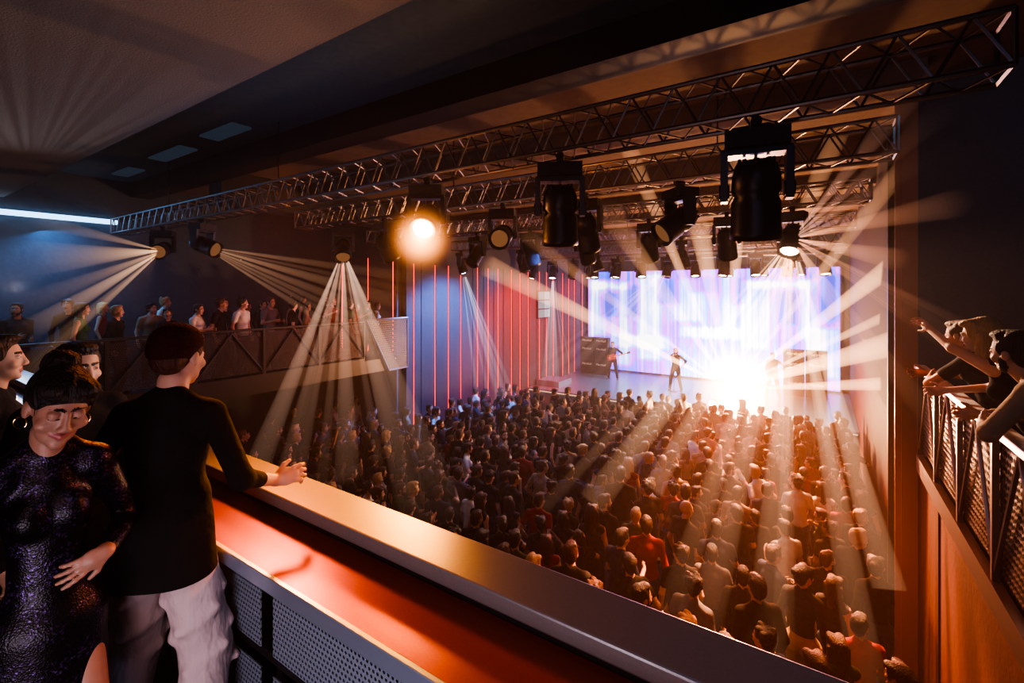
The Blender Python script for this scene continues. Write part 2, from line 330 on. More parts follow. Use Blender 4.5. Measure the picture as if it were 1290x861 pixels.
L=[(-.415,4,(-.6,5.2,1),'off',1.15),(-2.10,4,(-2.6,5,1),'off',1.1),(-3.85,4,(-2.2,1.3,4.0),'hot',1.0),(-9.53,4,(-5.4,5.9,4.4),'dim',1.0),(-11.29,4,(-7.3,1.1,4.7),'dim',1.0),
   (-1.42,5.8,(-3.5,3.5,4),'dim',1),(-2.65,5.8,(-3,9,0),'off',1),(-4.02,5.8,(-2.0,1.2,4.4),'dim',1),(-6.64,5.8,(-6,9,0),'off',1),(-7.85,5.8,(-5.2,3.8,2.6),'dim',1),
   (-.375,8.5,(-1.0,5.4,1.5),'warm',1),(-1.32,8.5,(-1.5,12,0),'off',1),(-2.63,8.5,(-3,12,0),'off',1),(-3.9,8.5,(-4,12,0),'off',1),(-5.18,8.5,(-5,12,0),'off',1),(-6.6,8.5,(-7,5,2),'off',1)]
for x in(-10,-7.6,-5.2,-2.9,-.6): L.append((x,12,(x+1.5,12.4,.8) if x!=-.6 else (-1.4,8.6,1.5),'cool' if x in(-10,-5.2) else 'off',1))
for i in range(12): L.append((-9.6+i*.88,16,(-9.6+i*.88+(.6 if i%2 else -.6),14.2,0),['warm','cool','off','warm'][i%4],1))
for i in range(8): L.append((-9+i*1.2,20,(-9+i*1.2,19,1),'cool' if i%2 else 'warm',1))
for x,y,a,l,s in L: moving_head(x,y,zt if y!=16 else 6.373,a,l,s)
for i,x in enumerate((-3.1,-2.6,-2.1)):
    b=MB(); b.box(-.18,.18,-.1,.1,0,.06); b.box(-.03,.03,-.03,.03,.05,.2); bl=b.obj('floor_light',M['black'],loc=(x,17.25,STG),label='low floor light on stage front shining at crowd',category='stage light',group='floor lights along stage front')
    b=MB(); b.lathe([(0,.12),(.12,.1),(.16,-.05),(.16,-.12),(.14,-.12),(.13,-.05),(0,-.05)],20); hd=b.obj('lamp_head',M['black'],parent=bl,smooth=True,loc=(0,0,.28)); hd.rotation_euler=(math.radians(-80),0,math.radians(12*(i-1)))
    b=MB(); b.lathe([(0,-.1),(.13,-.08)],20); b.obj('lens',emis('blinder%d'%i,(1,.75,.5),300),parent=hd)

# ------------------------------------------------------------------ figures (distance-field bodies)
def rot(yaw=0,pitch=0,roll=0):
    return Matrix.Rotation(math.radians(yaw),3,'Z')@Matrix.Rotation(math.radians(-pitch),3,'X')@Matrix.Rotation(math.radians(roll),3,'Y')
def ik(a,c,l1,l2,pole):
    a=Vector(a);c=Vector(c); d=c-a; D=d.length
    if D>(l1+l2)*.995: c=a+d*((l1+l2)*.995/D); d=c-a; D=d.length
    u=d/D; x=(l1*l1-l2*l2+D*D)/(2*D); h=math.sqrt(max(0,l1*l1-x*x))
    p=Vector(pole); p=p-u*p.dot(u)
    if p.length<1e-4: p=u.orthogonal()
    return a+u*x+p.normalized()*h, c
def human(**p):
    fem=p.get('fem',False); P=[]; g=p.get('slim',1.)
    I=Matrix.Identity(3)
    def cap(a,b,ra,rb,tag,k=.03): P.append(['c',Vector(a),Vector(b),ra,rb,k,tag])
    def ell(c,r,tag,Q=I,k=.03): P.append(['e',Vector(c),r,Q,k,tag])
    def sub(c,r,Q=I,k=.01): P.append(['s',Vector(c),r,Q,k,None])
    G=lambda r:(r[0]*g,r[1]*g,r[2])
    pel=Vector(p.get('pelvis',(0,0,.95))); T=rot(p.get('tyaw',0),p.get('lean',0),p.get('troll',0)); HY=rot(p.get('hyaw',0))
    t=lambda x,y,z: pel+T@Vector((x,y,z))
    sl=p.get('sleeve','long'); top='top'
    if fem:
        ell(pel+T@Vector((0,-.005,-.02)),G((.165,.12,.13)),'bottom' if not p.get('dress') else 'top',T,.04)
        ell(t(0,0,.14),G((.12,.092,.15)),top,T,.05); ell(t(0,0,.33),G((.137,.098,.17)),top,T,.05)
        for s in(-1,1): ell(t(s*.062*g,.075*g,.335),G((.055,.05,.055)),top,T,.03)
        sw=.155*g
    else:
        ell(pel+T@Vector((0,0,-.02)),G((.16,.12,.13)),'bottom',T,.04)
        if p.get('longtop',True): ell(t(0,0,.03),G((.168,.128,.11)),top,T,.03)
        if p.get('hem'):
            for sx in(-1,0,1): cap(t(sx*.084,-.016,-.22),t(sx*.065*g,-.004,.14),.128,.102,'over',.05)
        ell(t(0,0,.15),G((.15,.112,.17)),top,T,.05); ell(t(0,.0,.35),G((.172,.118,.18)),top,T,.05)
        sw=.185*g
    for s in(-1,1):
        ell(t(s*(sw-.03),-.005,.465),(.065*g,.058*g,.055),top,T,.04); cap(t(s*(sw-.03),-.01,.475),t(s*.03,-.015,.535),.048*(.5+.5*g),.05*(.5+.5*g),top,.03)
        if not fem: ell(t(s*.07,.07*g,.38),(.07,.045,.06),top,T,.03)
    cap(t(0,-.01,.44),t(0,-.008,.51),.075 if not fem else .064,.064 if not fem else .054,top,.03)
    nt_=t(0,.015,.595)
    cap(t(0,-.004,.50),nt_,.056 if not fem else .047,.054 if not fem else .045,'skin',.02)
    if p.get('collar'): cap(t(0,-.008,.515),t(0,-.004,.545),.066,.062,'top',.01)
    H=T@rot(p.get('headyaw',0),p.get('headpitch',0),p.get('headroll',0)); hc=nt_+H@Vector((0,.012,.10)); q=lambda x,y,z: hc+H@Vector((x,y,z))
    hs=.95 if fem else 1.
    ell(q(0,-.012,.03),(.076*hs,.096*hs,.087*hs),'skin',H,.02); ell(q(0,.03,-.02),(.063*hs,.062*hs,.085*hs),'skin',H,.02)
    ell(q(0,.042,-.075),(.046*hs,.042*hs,.034*hs),'skin',H,.02); ell(q(0,.07,-.098),(.02,.016,.015),'skin',H,.015)
    for s in(-1,1):
        sub(q(s*.030,.101,.010),(.021,.016,.012),H,.014)
        ell(q(s*.045,.066,-.028),(.02,.016,.016),'skin',H,.02)
        ell(q(s*.030,.0775,.009),(.0130,.0120,.0095),'skin' if p.get('closed') else 'eye',H,.002)
        ell(q(s*.030,.0765,.0140),(.0160,.0145,.0100),'skin',H,.003); ell(q(s*.030,.0755,.002),(.0155,.0135,.0075),'skin',H,.003)
        cap(q(s*.013,.0885,.029),q(s*.046,.0760,.031),.0045 if not fem else .0028,.003 if not fem else .0020,'brow',.006)
        ell(q(s*.076*hs,-.005,-.008),(.011,.019,.031),'skin',H,.008)
        ell(q(s*.011,.096,-.034),(.009,.010,.008),'skin',H,.006)
        if not p.get('closed'): ell(q(s*.030,.0870,.0085),(.0058,.004,.0058),'pupil',H,.001)
        else: cap(q(s*.019,.0880,.001),q(s*.042,.0825,.001),.0022,.0022,'brow',.002)
    cap(q(0,.088,.014),q(0,.105 if not fem else .101,-.026),.0080 if not fem else .0065,.0115 if not fem else .0095,'skin',.012)
    if p.get('smile'):
        for s in(-1,1):
            cap(q(0,.0885,-.060),q(s*.024,.079,-.054),.0052,.0035,'lip',.005); cap(q(0,.0865,-.068),q(s*.022,.079,-.056),.0060,.0030,'lip',.005)
    else:
        cap(q(-.019,.083,-.059),q(.019,.083,-.059),.005,.005,'lip',.006); cap(q(0,.0875,-.057),q(0,.0875,-.058),.0065,.0065,'lip',.006)
        cap(q(-.014,.084,-.068),q(.014,.084,-.068),.0062,.0062,'lip',.006)
    hair=p.get('hair','short')
    if hair=='crop':
        ell(q(0,-.020,.038),(.081,.099,.083),'hair',H,.015); ell(q(0,-.05,-.01),(.072,.055,.065),'hair',H,.02)
        for s in(-1,1): ell(q(s*.068,.01,.03),(.013,.03,.035),'hair',H,.01)
    elif hair=='up':     # swept up, full crown, knot high at the back, loose strands
        ell(q(0,-.022,.044),(.082,.100,.085),'hair',H,.015)
        ell(q(0,-.052,-.005),(.072,.052,.065),'hair',H,.02)
        for s in(-1,1): ell(q(s*.040,.040,.083),(.038,.042,.026),'hair',H,.02); ell(q(s*.066,.024,.045),(.014,.030,.032),'hair',H,.015)
        ell(q(0,-.085,.115),(.050,.046,.040),'hair',H,.01)
        for j in range(13):
            a=-1.35+j*.225; cap(q(.074*math.sin(a),.045*math.cos(a)+.018,.100-.030*abs(a)),q(.025*math.sin(a),-.070,.128),.008,.010,'hair',.005)
        for j in range(6):
            a=j*1.05; cap(q(.035*math.cos(a),-.085+.03*math.sin(a),.135),q(.045*math.cos(a+1),-.085+.045*math.sin(a+1),.10),.012,.008,'hair',.006)
        for s in(-1,1): cap(q(s*.068,.052,.045),q(s*.071,.050,-.06),.0035,.0015,'hair',.004)
    elif hair!='bald':
        ell(q(0,-.024,.042),(.083*hs,.1*hs,.086*hs),'hair',H,.015)
        ell(q(0,-.055,-.015),(.075*hs,.058,.075),'hair',H,.02)
        if hair=='short':
            ell(q(0,.035,.105),(.055,.05,.025),'hair',H,.02)
            for s in(-1,1): ell(q(s*.068,.012,.03),(.014,.03,.04),'hair',H,.01)
            for j in range(9):
                a=j*2.4; ell(q(.05*math.cos(a),-.02+.06*math.sin(a),.10-.01*(j%3)),(.026,.026,.022),'hair',H,.012)
        if hair in('long','pony','bun'):
            for s in(-1,1): ell(q(s*.045,.042,.08),(.040,.048,.028),'hair',H,.02); ell(q(s*.070,.018,.03),(.016,.034,.06),'hair',H,.02)
        if hair=='long':
            for s in(-1,1):
                cap(q(s*.07,-.01,.0),q(s*.088,.0,-.17),.028,.020,'hair',.02)
                for j in range(4): cap(q(s*(.03+.018*j),-.07+.014*j,-.0),q(s*(.03+.022*j),-.08+.012*j,-.25+.02*((j*5)%3)),.026,.012,'hair',.012)
            cap(q(0,-.075,.0),q(0,-.085,-.24),.045,.03,'hair',.03)
        if hair=='bun': ell(q(0,-.12,.06),(.042,.042,.042),'hair',H,.02)
        if hair=='pony': cap(q(0,-.11,.05),q(0,-.13,-.15),.032,.018,'hair',.02)
        if hair=='curly':
            for i in range(26):
                a=i*2.4; zz=.0+.11*((i*7)%26)/26; rr=.075
                ell(q(math.cos(a)*rr,-.03+math.sin(a)*rr*.95,zz+.01),(.032,.032,.032),'hair',H,.01)
    if p.get('beard'):
        ell(q(0,.038,-.078),(.054,.046,.040),'brow',H,.008); cap(q(-.022,.081,-.050),q(.022,.081,-.050),.0055,.0055,'brow',.006)
        cap(q(-.018,.087,-.060),q(.018,.087,-.060),.005,.005,'lip',.003)
        for s in(-1,1): cap(q(s*.064,.02,-.02),q(s*.052,.033,-.07),.012,.018,'brow',.01)
    if p.get('cap'): ell(q(0,-.02,.06),(.09,.105,.075),'cap',H,.006); ell(q(0,.1,.065),(.06,.06,.01),'cap',H,.01)
    if p.get('beanie'):
        ell(q(0,-.018,.052),(.087,.106,.086),'cap',H,.01); ell(q(0,-.045,.015),(.083,.078,.05),'cap',H,.02)
    a_s=.86 if fem else .5+.5*g
    for s,key in((-1,'L'),(1,'R')):
        sh=t(s*sw,0,.465)
        w=p.get('w'+key,None); w=Vector(w) if w is not None else t(s*(sw+.07),.05,-.045)
        pole=Vector(p.get('e'+key,(s*.5,-1,-.2)))
        el,w=ik(sh,w,.285,.255,pole)
        if sl=='long':
            cap(sh,el,.055*a_s,.046*a_s,top,.035); cap(el,el+(w-el)*p.get('cuff',.93),.046*a_s,.034*a_s,top,.02); cap(el,w,.036*a_s,.025*a_s,'skin',.01)
        elif sl=='short':
            cap(sh,sh+(el-sh)*.55,.056*a_s,.055*a_s,top,.03); cap(sh,el,.046*a_s,.038*a_s,'skin',.01); cap(el,w,.04*a_s,.026*a_s,'skin',.02)
        else:
            cap(sh,el,.048*a_s,.036*a_s,'skin',.03); cap(el,w,.037*a_s,.025*a_s,'skin',.02)
        f=(w-el).normalized(); hf=p.get('f'+key); 
        if hf: f=Vector(hf).normalized()
        n=Vector(p.get('n'+key,(-s,0,0))); n=(n-f*n.dot(f)); n=n.normalized() if n.length>.01 else f.orthogonal()
        sd=f.cross(n)*(s)
        if p.get('thumb'+key): sd=sd*p['thumb'+key]
        Q=Matrix((f,sd,n)).transposed()
        hsz=p.get('hand',1.0)*(.9 if fem else 1.)
        ell(w+f*.048*hsz,(.050*hsz,.040*hsz,.015*hsz),'skin',Q,.015); cap(w,w+f*.04*hsz,.024*a_s,.024*a_s,'skin',.015)
        curl=p.get('curl'+key,30)
        for i,(ln,o) in enumerate(((.072,.030),(.080,.010),(.074,-.010),(.058,-.029))):
            b0=w+f*(.082 if i<3 else .075)*hsz+sd*o*hsz; ang=0; cur=b0; rr=.0092*hsz; spread=(o*p.get('spread',4.))
            for j,fr in enumerate((.45,.32,.23)):
                ang+=math.radians(curl*(.7 if j==0 else 1)+i*3)
                dr=(f*math.cos(ang)+n*math.sin(ang)+sd*spread).normalized(); nx=cur+dr*ln*fr*hsz
                cap(cur,nx,rr,rr*.93,'skin',.005); cur=nx; rr*=.93
        tb=w+f*.022*hsz+sd*.026*hsz; d1=(f*.62+sd*.75+n*.25).normalized(); t1=tb+d1*.042*hsz
        d2=(f*.85+sd*.4+n*.3).normalized(); cap(tb,t1,.013*hsz,.011*hsz,'skin',.012); cap(t1,t1+d2*.032*hsz,.0105*hsz,.0085*hsz,'skin',.005)
    lg='top' if p.get('dress') else 'bottom'
    for s,key in((-1,'L'),(1,'R')):
        hp=pel+HY@Vector((s*.09*g,0,-.04)); ft=Vector(p.get('f_'+key,(s*.11,0,.08)))
        kn,an=ik(hp,ft,.44,.42,HY@Vector((s*.15,1,0)))
        if p.get('dress') or p.get('skirt'):
            cap(hp,kn,.060,.045,'skin',.02); cap(kn,an,.045,.032,'skin',.02)
        else:
            lw=p.get('loose',1.)
            cap(hp,kn,.097*g*(.4+.6*lw),.070*lw,lg,.03); cap(kn,an+Vector((0,0,.0)),.068*lw,.055*lw,lg,.02); ell(kn+(an-kn)*.3+HY@Vector((0,-.02,0)),(.055*lw,.06*lw,.11),lg,I,.03)
            cap(hp+HY@Vector((0,-.04,-.02)),hp+HY@Vector((0,-.045,-.04)),.088*g,.088*g,lg,.03)
            if lw>1.1:
                for j in range(7):   # diagonal cloth folds
                    c_=hp+(kn-hp)*(.36+.12*j); a=j*2.1+s
                    dv=Vector((math.cos(a),math.sin(a),0))*(.062*lw); dw=Vector((-math.sin(a),math.cos(a),.45))*.06
                    cap(c_+dv-dw,c_+dv*.96+dw,.011,.014,lg,.04)
        fd=HY@Vector((s*.12,1,0)).normalized(); z0=an.z-.04
        hh=Vector((an.x,an.y,z0))-fd*.03; cap(hh,hh+fd*.19,.040,.034,'shoe',.02); cap(an,hh+fd*.02,.036,.04,'shoe' ,.02)
    if p.get('dress') or p.get('skirt'):
        c0=pel+Vector((0,0,-.05)); ln=p.get('skirtlen',.45)
        for s in(-1,1): cap(c0+Vector((s*.075*g,0,0)),c0+Vector((s*.065,.015,-ln)),.112*g,.095,'over',.05)
        cap(c0+Vector((0,-.02,0)),c0+Vector((0,-.01,-ln)),.115*g,.09,'over',.05); cap(c0+Vector((0,.02,0)),c0+Vector((0,.03,-ln)),.10*g,.09,'over',.05)
    return P
def ev(pr,X):
    if pr[0]=='c':
        a=np.array(pr[1],dtype=np.float32); b=np.array(pr[2],dtype=np.float32); d=b-a; L2=max(float(d@d),1e-10)
        pa=X-a; h=np.clip((pa@d)/L2,0,1)
        return np.sqrt(((pa-h[...,None]*d)**2).sum(-1))-(pr[3]+(pr[4]-pr[3])*h)
    Q=np.array(pr[3],dtype=np.float32); r=np.array(pr[2],dtype=np.float32)
    loc=(X-np.array(pr[1],dtype=np.float32))@Q
    k0=np.sqrt(((loc/r)**2).sum(-1)); k1=np.sqrt(((loc/(r*r))**2).sum(-1))+1e-6
    return k0*(k0-1)/k1
def surf(P,res,clipz=None):
    lo=np.full(3,1e9);hi=-lo
    bb=[]
    for pr in P:
        if pr[0]=='c': pts=np.array([pr[1],pr[2]]); rr=max(pr[3],pr[4])
        else: pts=np.array([pr[1]]); rr=max(pr[2])
        l=pts.min(0)-rr; h_=pts.max(0)+rr; bb.append((l,h_))
        if pr[0]!='s': lo=np.minimum(lo,l); hi=np.maximum(hi,h_)
    lo-=res*2.5; hi+=res*2.5; n=np.ceil((hi-lo)/res).astype(int)+1
    ax=[(lo[i]+res*np.arange(n[i])).astype(np.float32) for i in range(3)]
    F=np.full(n,.5,dtype=np.float32)
    for pr,(l,h_) in zip(P,bb):
        k=pr[5] if pr[0]=='c' else pr[4]; mg=k+res*2
        i0=np.clip(np.floor((l-mg-lo)/res).astype(int),0,n-1); i1=np.clip(np.ceil((h_+mg-lo)/res).astype(int)+1,1,n)
        sl=tuple(slice(i0[j],i1[j]) for j in range(3))
        G=np.stack(np.meshgrid(ax[0][sl[0]],ax[1][sl[1]],ax[2][sl[2]],indexing='ij'),-1)
        d=ev(pr,G); f=F[sl]
        if pr[0]=='s':
            h=np.clip(.5-.5*(f+d)/k,0,1); F[sl]=f*(1-h)+(-d)*h+k*h*(1-h)
        else:
            h=np.clip(.5+.5*(f-d)/k,0,1); F[sl]=f*(1-h)+d*h-k*h*(1-h)
    if clipz is not None:
        F=np.maximum(F,(clipz-ax[2])[None,None,:]).astype(np.float32)
    cn=n-1; acc=[];posn=[]; quads=[]
    ins=F<0
    for a in range(3):
        s0=[slice(None)]*3; s1=[slice(None)]*3; s0[a]=slice(0,-1); s1[a]=slice(1,None)
        m=ins[tuple(s0)]!=ins[tuple(s1)]; idx=np.array(np.nonzero(m)).T
        f0=F[tuple(s0)][m]; f1=F[tuple(s1)][m]; t=f0/(f0-f1)
        pos=idx.astype(np.float32); pos[:,a]+=t
        b_,c_=(a+1)%3,(a+2)%3; q=[]
        for db,dc in((-1,-1),(0,-1),(0,0),(-1,0)):
            c=idx.copy(); c[:,b_]+=db; c[:,c_]+=dc
            fl=(c[:,0]*cn[1]+c[:,1])*cn[2]+c[:,2]; q.append(fl); acc.append(fl); posn.append(pos)
        q=np.stack(q,1); fl_=f0>=0; q[fl_]=q[fl_][:,::-1]; quads.append(q)
    A=np.concatenate(acc); PP=np.concatenate(posn); Qd=np.concatenate(quads)
    uq,inv=np.unique(A,return_inverse=True); cnt=np.bincount(inv)
    V=np.stack([np.bincount(inv,weights=PP[:,i])/cnt for i in range(3)],1)*res+lo
    Fc=np.searchsorted(uq,Qd)
    return V,Fc
def tagof(pr): return pr[6] if pr[0]=='c' else pr[5]
def deflate(pr,a):
    pr=list(pr); df=lambda r: r-min(a,.38*r)
    if pr[0]=='c': pr[3]=df(pr[3]); pr[4]=df(pr[4]); pr[5]=min(pr[5],.03); pr[6]='skin'
    else: pr[2]=tuple(df(r) for r in pr[2]); pr[4]=min(pr[4],.03); pr[5]='skin'
    return pr
def mk(P,res,name,mats,tags,clipz=None):
    V,Fc=surf(P,res,clipz)
    me=bpy.data.meshes.new(name); me.vertices.add(len(V)); me.vertices.foreach_set('co',V.astype(np.float32).ravel())
    me.loops.add(Fc.size); me.loops.foreach_set('vertex_index',Fc.ravel().astype(np.int32))
    me.polygons.add(len(Fc)); me.polygons.foreach_set('loop_start',np.arange(0,Fc.size,4,dtype=np.int32)); me.polygons.foreach_set('loop_total',np.full(len(Fc),4,dtype=np.int32))
    ctr=V[Fc].mean(1).astype(np.float32); best=np.full(len(Fc),1e9,dtype=np.float32); mi=np.zeros(len(Fc),dtype=np.int32)
    for pr in P:
        if pr[0]=='s': continue
        d=ev(pr,ctr); t=tags.index(tagof(pr)); w=d<best; best[w]=d[w]; mi[w]=t
    for t in tags: me.materials.append(mats[t])
    me.polygons.foreach_set('material_index',mi); me.polygons.foreach_set('use_smooth',np.ones(len(Fc),dtype=bool))
    me.update(calc_edges=True); me.validate(); return me,(V,Fc,mi)

SK={'fair':mat('skin_fair',(.50,.29,.21),.55,var=.12,bscale=25,sss=.25),'tan':mat('skin_tan',(.38,.21,.14),.55,var=.12,bscale=25,sss=.25),'brown':mat('skin_brown',(.32,.17,.115),.5,var=.10,bscale=25,sss=.3)}
def hairm(n,c): return mat('hair_'+n,c,.55,bump=.9,bscale=90,bstretch=(1,1,.12),spec=.35,var=.4)
HR={'black':hairm('black',(.012,.009,.009)),'brown':hairm('brown',(.04,.02,.012)),'auburn':hairm('auburn',(.06,.018,.010)),'blonde':hairm('blonde',(.36,.22,.10))}
def cloth(n,c,**k): return mat('cloth_'+n,c,k.pop('rough',.9),bump=.6,bscale=11,spec=.2,bdist=.03,**k)
TP={'black':cloth('black',(.006,.006,.007)),'charcoal':cloth('charcoal',(.022,.022,.026)),'navy':cloth('navy',(.010,.018,.05)),'white':cloth('white',(.55,.52,.48)),
    'tan':cloth('tan',(.28,.19,.12)),'red':cloth('red',(.22,.02,.016)),'grey':cloth('grey',(.12,.12,.13)),'olive':cloth('olive',(.05,.06,.025)),'green':cloth('green',(.04,.13,.05)),'orange':cloth('orange',(.35,.12,.03)),
    'maroon':mat('knit_maroon',(.045,.007,.009),.9,bump=.8,bscale=150,spec=.2)}
BT={'black':TP['black'],'dark blue':cloth('denim',(.025,.045,.09)),'khaki':cloth('khaki',(.24,.17,.10)),'light grey':mat('cloth_lightgrey',(.52,.41,.40),.9,bump=1.,bscale=7,bstretch=(1,1,.5),var=.15,spec=.2,bdist=.05)}
SHOE=mat('shoe_leather',(.02,.018,.018),.4); LIP=mat('lips',(.30,.09,.08),.45); EYE=mat('eye_white',(.5,.47,.44),.3); PUP=mat('pupil',(.01,.008,.006),.1)
def mats_for(sk,top,bot,hair,cap='black'):
    return dict(skin=SK[sk],top=TP[top] if isinstance(top,str) else top,bottom=BT[bot] if isinstance(bot,str) else bot,shoe=SHOE,hair=HR[hair],brow=HR[hair],lip=LIP,eye=EYE,pupil=PUP,cap=TP[cap])
def retag(p,tg):
    p=list(p)
    if p[0]=='c': p[6]=tg
    else: p[5]=tg
    return p
def hero(P,res,ms,loc,yaw,label,scale=1.,fine=None,names=('sweater','trousers'),clipz=None):
    body=[]
    for p in P:
        if p[0]=='s': body.append(p); continue
        tg=tagof(p)
        if tg in('hair','cap','over'): continue
        if tg in('top','bottom'): body.append(deflate(p,.024))
        elif tg=='shoe': body.append(deflate(p,.010))
        else: body.append(p)
    me,_=mk(body,fine or res,'person',ms,['skin','brow','lip','eye','pupil'])
    o=bpy.data.objects.new('person',me); COL.objects.link(o); o.location=loc; o.rotation_euler=(0,0,math.radians(yaw)); o.scale=(scale,)*3
    o['label']=label; o['category']='person'
    for tg,nm in(('top',names[0]),('bottom',names[1]),('shoe','shoe'),('hair','hair'),('cap','knit_cap')):
        pp=[retag(p,tg) for p in P if p[0]!='s' and (tagof(p)==tg or (tg=='top' and tagof(p)=='over'))]
        if not pp: continue
        groups=[pp] if tg!='shoe' else [pp[:2],pp[2:]]
        for g_ in groups:
            me,_=mk(g_,res,nm,ms,[tg],clipz if tg=='top' else None); c=bpy.data.objects.new(nm,me); COL.objects.link(c); c.parent=o
    return o
def local(world,loc,yaw,scale=1.):
    v=Vector(world)-Vector(loc); return tuple((Matrix.Rotation(-math.radians(yaw),3,'Z')@v)/scale)
def ldir(d,yaw): return tuple(Matrix.Rotation(-math.radians(yaw),3,'Z')@Vector(d))

# --- foreground man seen from behind
ml=(-2.17,.77,FB); my=40
P=human(slim=.86,hem=True,beanie=True,hair='crop',wR=local((-2.04,1.15,4.345),ml,my,1.02),eR=(.6,-.4,-1),fR=ldir((.32,.9,.12),my),nR=ldir((-.8,.1,-.6),my),curlR=28,cuff=.5,
        wL=(-.2,.2,1.02),eL=(-.6,-.4,-.5),headyaw=-12,headpitch=4,lean=5,f_L=(-.20,.02,.08),f_R=(.17,-.10,.08),loose=1.28)
hero(P,.007,mats_for('fair','black','light grey','auburn','maroon'),ml,my,'person in maroon knit cap, black sweater and light trousers',1.02,fine=.005,clipz=.82)
# --- woman in sequin dress
seq=mat('sequin_dress',(.02,.015,.035),.36,.5,bump=0); nt=seq.node_tree
vo=nt.nodes.new('ShaderNodeTexVoronoi'); vo.inputs['Scale'].default_value=180; tc=nt.nodes.new('ShaderNodeTexCoord'); nt.links.new(tc.outputs['Object'],vo.inputs['Vector'])
bp=nt.nodes.new('ShaderNodeBump'); bp.inputs['Strength'].default_value=.5; bp.inputs['Distance'].default_value=.002; nt.links.new(vo.outputs['Distance'],bp.inputs['Height']); nt.links.new(bp.outputs[0],nt.nodes['Principled BSDF'].inputs['Normal'])
cr=nt.nodes.new('ShaderNodeValToRGB'); nt.links.new(vo.outputs['Color'],cr.inputs[0]); cr.color_ramp.elements[0].color=(.003,.002,.006,1); cr.color_ramp.elements[1].color=(.10,.05,.20,1); cr.color_ramp.elements[0].position=.62
no2=nt.nodes.new('ShaderNodeTexNoise'); no2.inputs['Scale'].default_value=14; nt.links.new(tc.outputs['Object'],no2.inputs['Vector'])
mr=nt.nodes.new('ShaderNodeMapRange'); nt.links.new(no2.outputs['Fac'],mr.inputs[0]); mr.inputs[1].default_value=.42; mr.inputs[2].default_value=.55
mx=nt.nodes.new('ShaderNodeMixRGB'); mx.inputs[1].default_value=(.004,.003,.007,1); nt.links.new(mr.outputs[0],mx.inputs[0]); nt.links.new(cr.outputs[0],mx.inputs[2])
nt.links.new(mx.outputs[0],nt.nodes['Principled BSDF'].inputs['Base Color'])
wl=(-2.07,.42,FB); wy=-96
WP=dict(fem=True,slim=.80,dress=True,skirtlen=.72,hair='up',closed=True,smile=True,headpitch=20,headyaw=6,headroll=-8,lean=1)
P=human(wL=(-.12,.16,1.15),eL=(-.5,-.6,-1.),fL=(.9,.12,-.35),nL=(0,-1,0),curlL=10,thumbL=-1,wR=(.22,-.02,.93),cuff=.9,spread=5,hand=.9,**WP)
wo=hero(P,.005,mats_for('brown',seq,'black','black'),wl,wy,'person in dark sequined dress looking down, hand on waist',.97,fine=.004,names=('dress','skirt'))
pel=Vector((0,0,.95)); T=rot(0,1,0); H=T@rot(6,20,-8); hc=pel+T@Vector((0,.015,.595))+H@Vector((0,.012,.10))
for s in(-1,1):
    b=MB(); n=24
    for i in range(n):
        a0,a1=2*math.pi*i/n,2*math.pi*(i+1)/n; b.tube((0,.018*math.cos(a0),.018*math.sin(a0)),(0,.018*math.cos(a1),.018*math.sin(a1)),.0014,seg=6)
    e=b.obj('earring',mat('gold_hoop',(.8,.55,.2),.2,1),parent=wo,loc=hc+H@Vector((s*.078,-.004,-.055))); e.rotation_euler=(0,0,math.radians(50))
def person(loc,yaw,label,ms,scale=1.,res=.012,fine=None,**k):
    return hero(human(**k),res,ms,loc,yaw,label,scale,fine=fine or .009,names=('shirt','trousers'))
person((-3.02,.70,FB),-75,'person with short dark hair and beard in dark shirt',mats_for('tan','black','black','black'),.96,res=.007,fine=.005,beard=True,headpitch=8)
person((-3.50,.50,FB),-20,'person in dark jacket facing the stage',mats_for('fair','charcoal','black','brown'),.97,res=.007,fine=.005,collar=True)
person((-2.70,.20,FB),-70,'person in dark jacket beside the parapet, hand lowered',mats_for('tan','black','black','black'),.90)
# --- gallery people
rs=dict(res=.007,fine=.006,f_L=(-.11,-.22,.08),f_R=(.11,-.22,.08))
gl=(1.20,3.72,FB); gy=58
person(gl,gy,'bearded person in pale shirt leaning forearms on the rail',mats_for('tan','tan','khaki','black'),1.04,slim=.9,beard=True,lean=32,pelvis=(0,-.06,.93),headyaw=-14,headpitch=-24,sleeve='long',cuff=.7,
       wL=local((.80,3.85,4.40),gl,gy,1.04),wR=local((.84,4.15,4.40),gl,gy,1.04),eL=(-1,-.2,-.3),eR=(1,-.2,-.5),curlL=35,curlR=30,**rs)
gl=(1.17,4.38,FB); gy=66
person(gl,gy,'person with long blonde hair, one arm raised',mats_for('fair','black','black','blonde'),1.05,fem=True,slim=.95,hair='long',sleeve='none',lean=26,pelvis=(0,-.04,.93),headyaw=-4,headpitch=-20,
       wL=local((.66,4.80,4.93),gl,gy,1.05),wR=local((.80,4.85,4.42),gl,gy,1.05),eL=(-1,-.2,-.8),eR=(1,-.2,-.6),curlL=20,nL=(0,1,.3),**rs)
gl=(1.17,5.25,FB); gy=55
person(gl,gy,'person in dark t-shirt leaning forearms on the rail',mats_for('tan','charcoal','dark blue','auburn'),1.0,slim=.9,sleeve='short',lean=24,pelvis=(0,-.06,.93),headyaw=0,headpitch=-12,
       wL=local((.80,5.45,4.42),gl,gy),wR=local((.82,5.75,4.42),gl,gy),eL=(-1,.2,-.6),eR=(1,-.2,-.8),curlL=25,**rs)
person((1.85,3.9,FB),40,'person in dark shirt standing behind others at rail',mats_for('fair','black','dark blue','brown'),1.,res=.01)
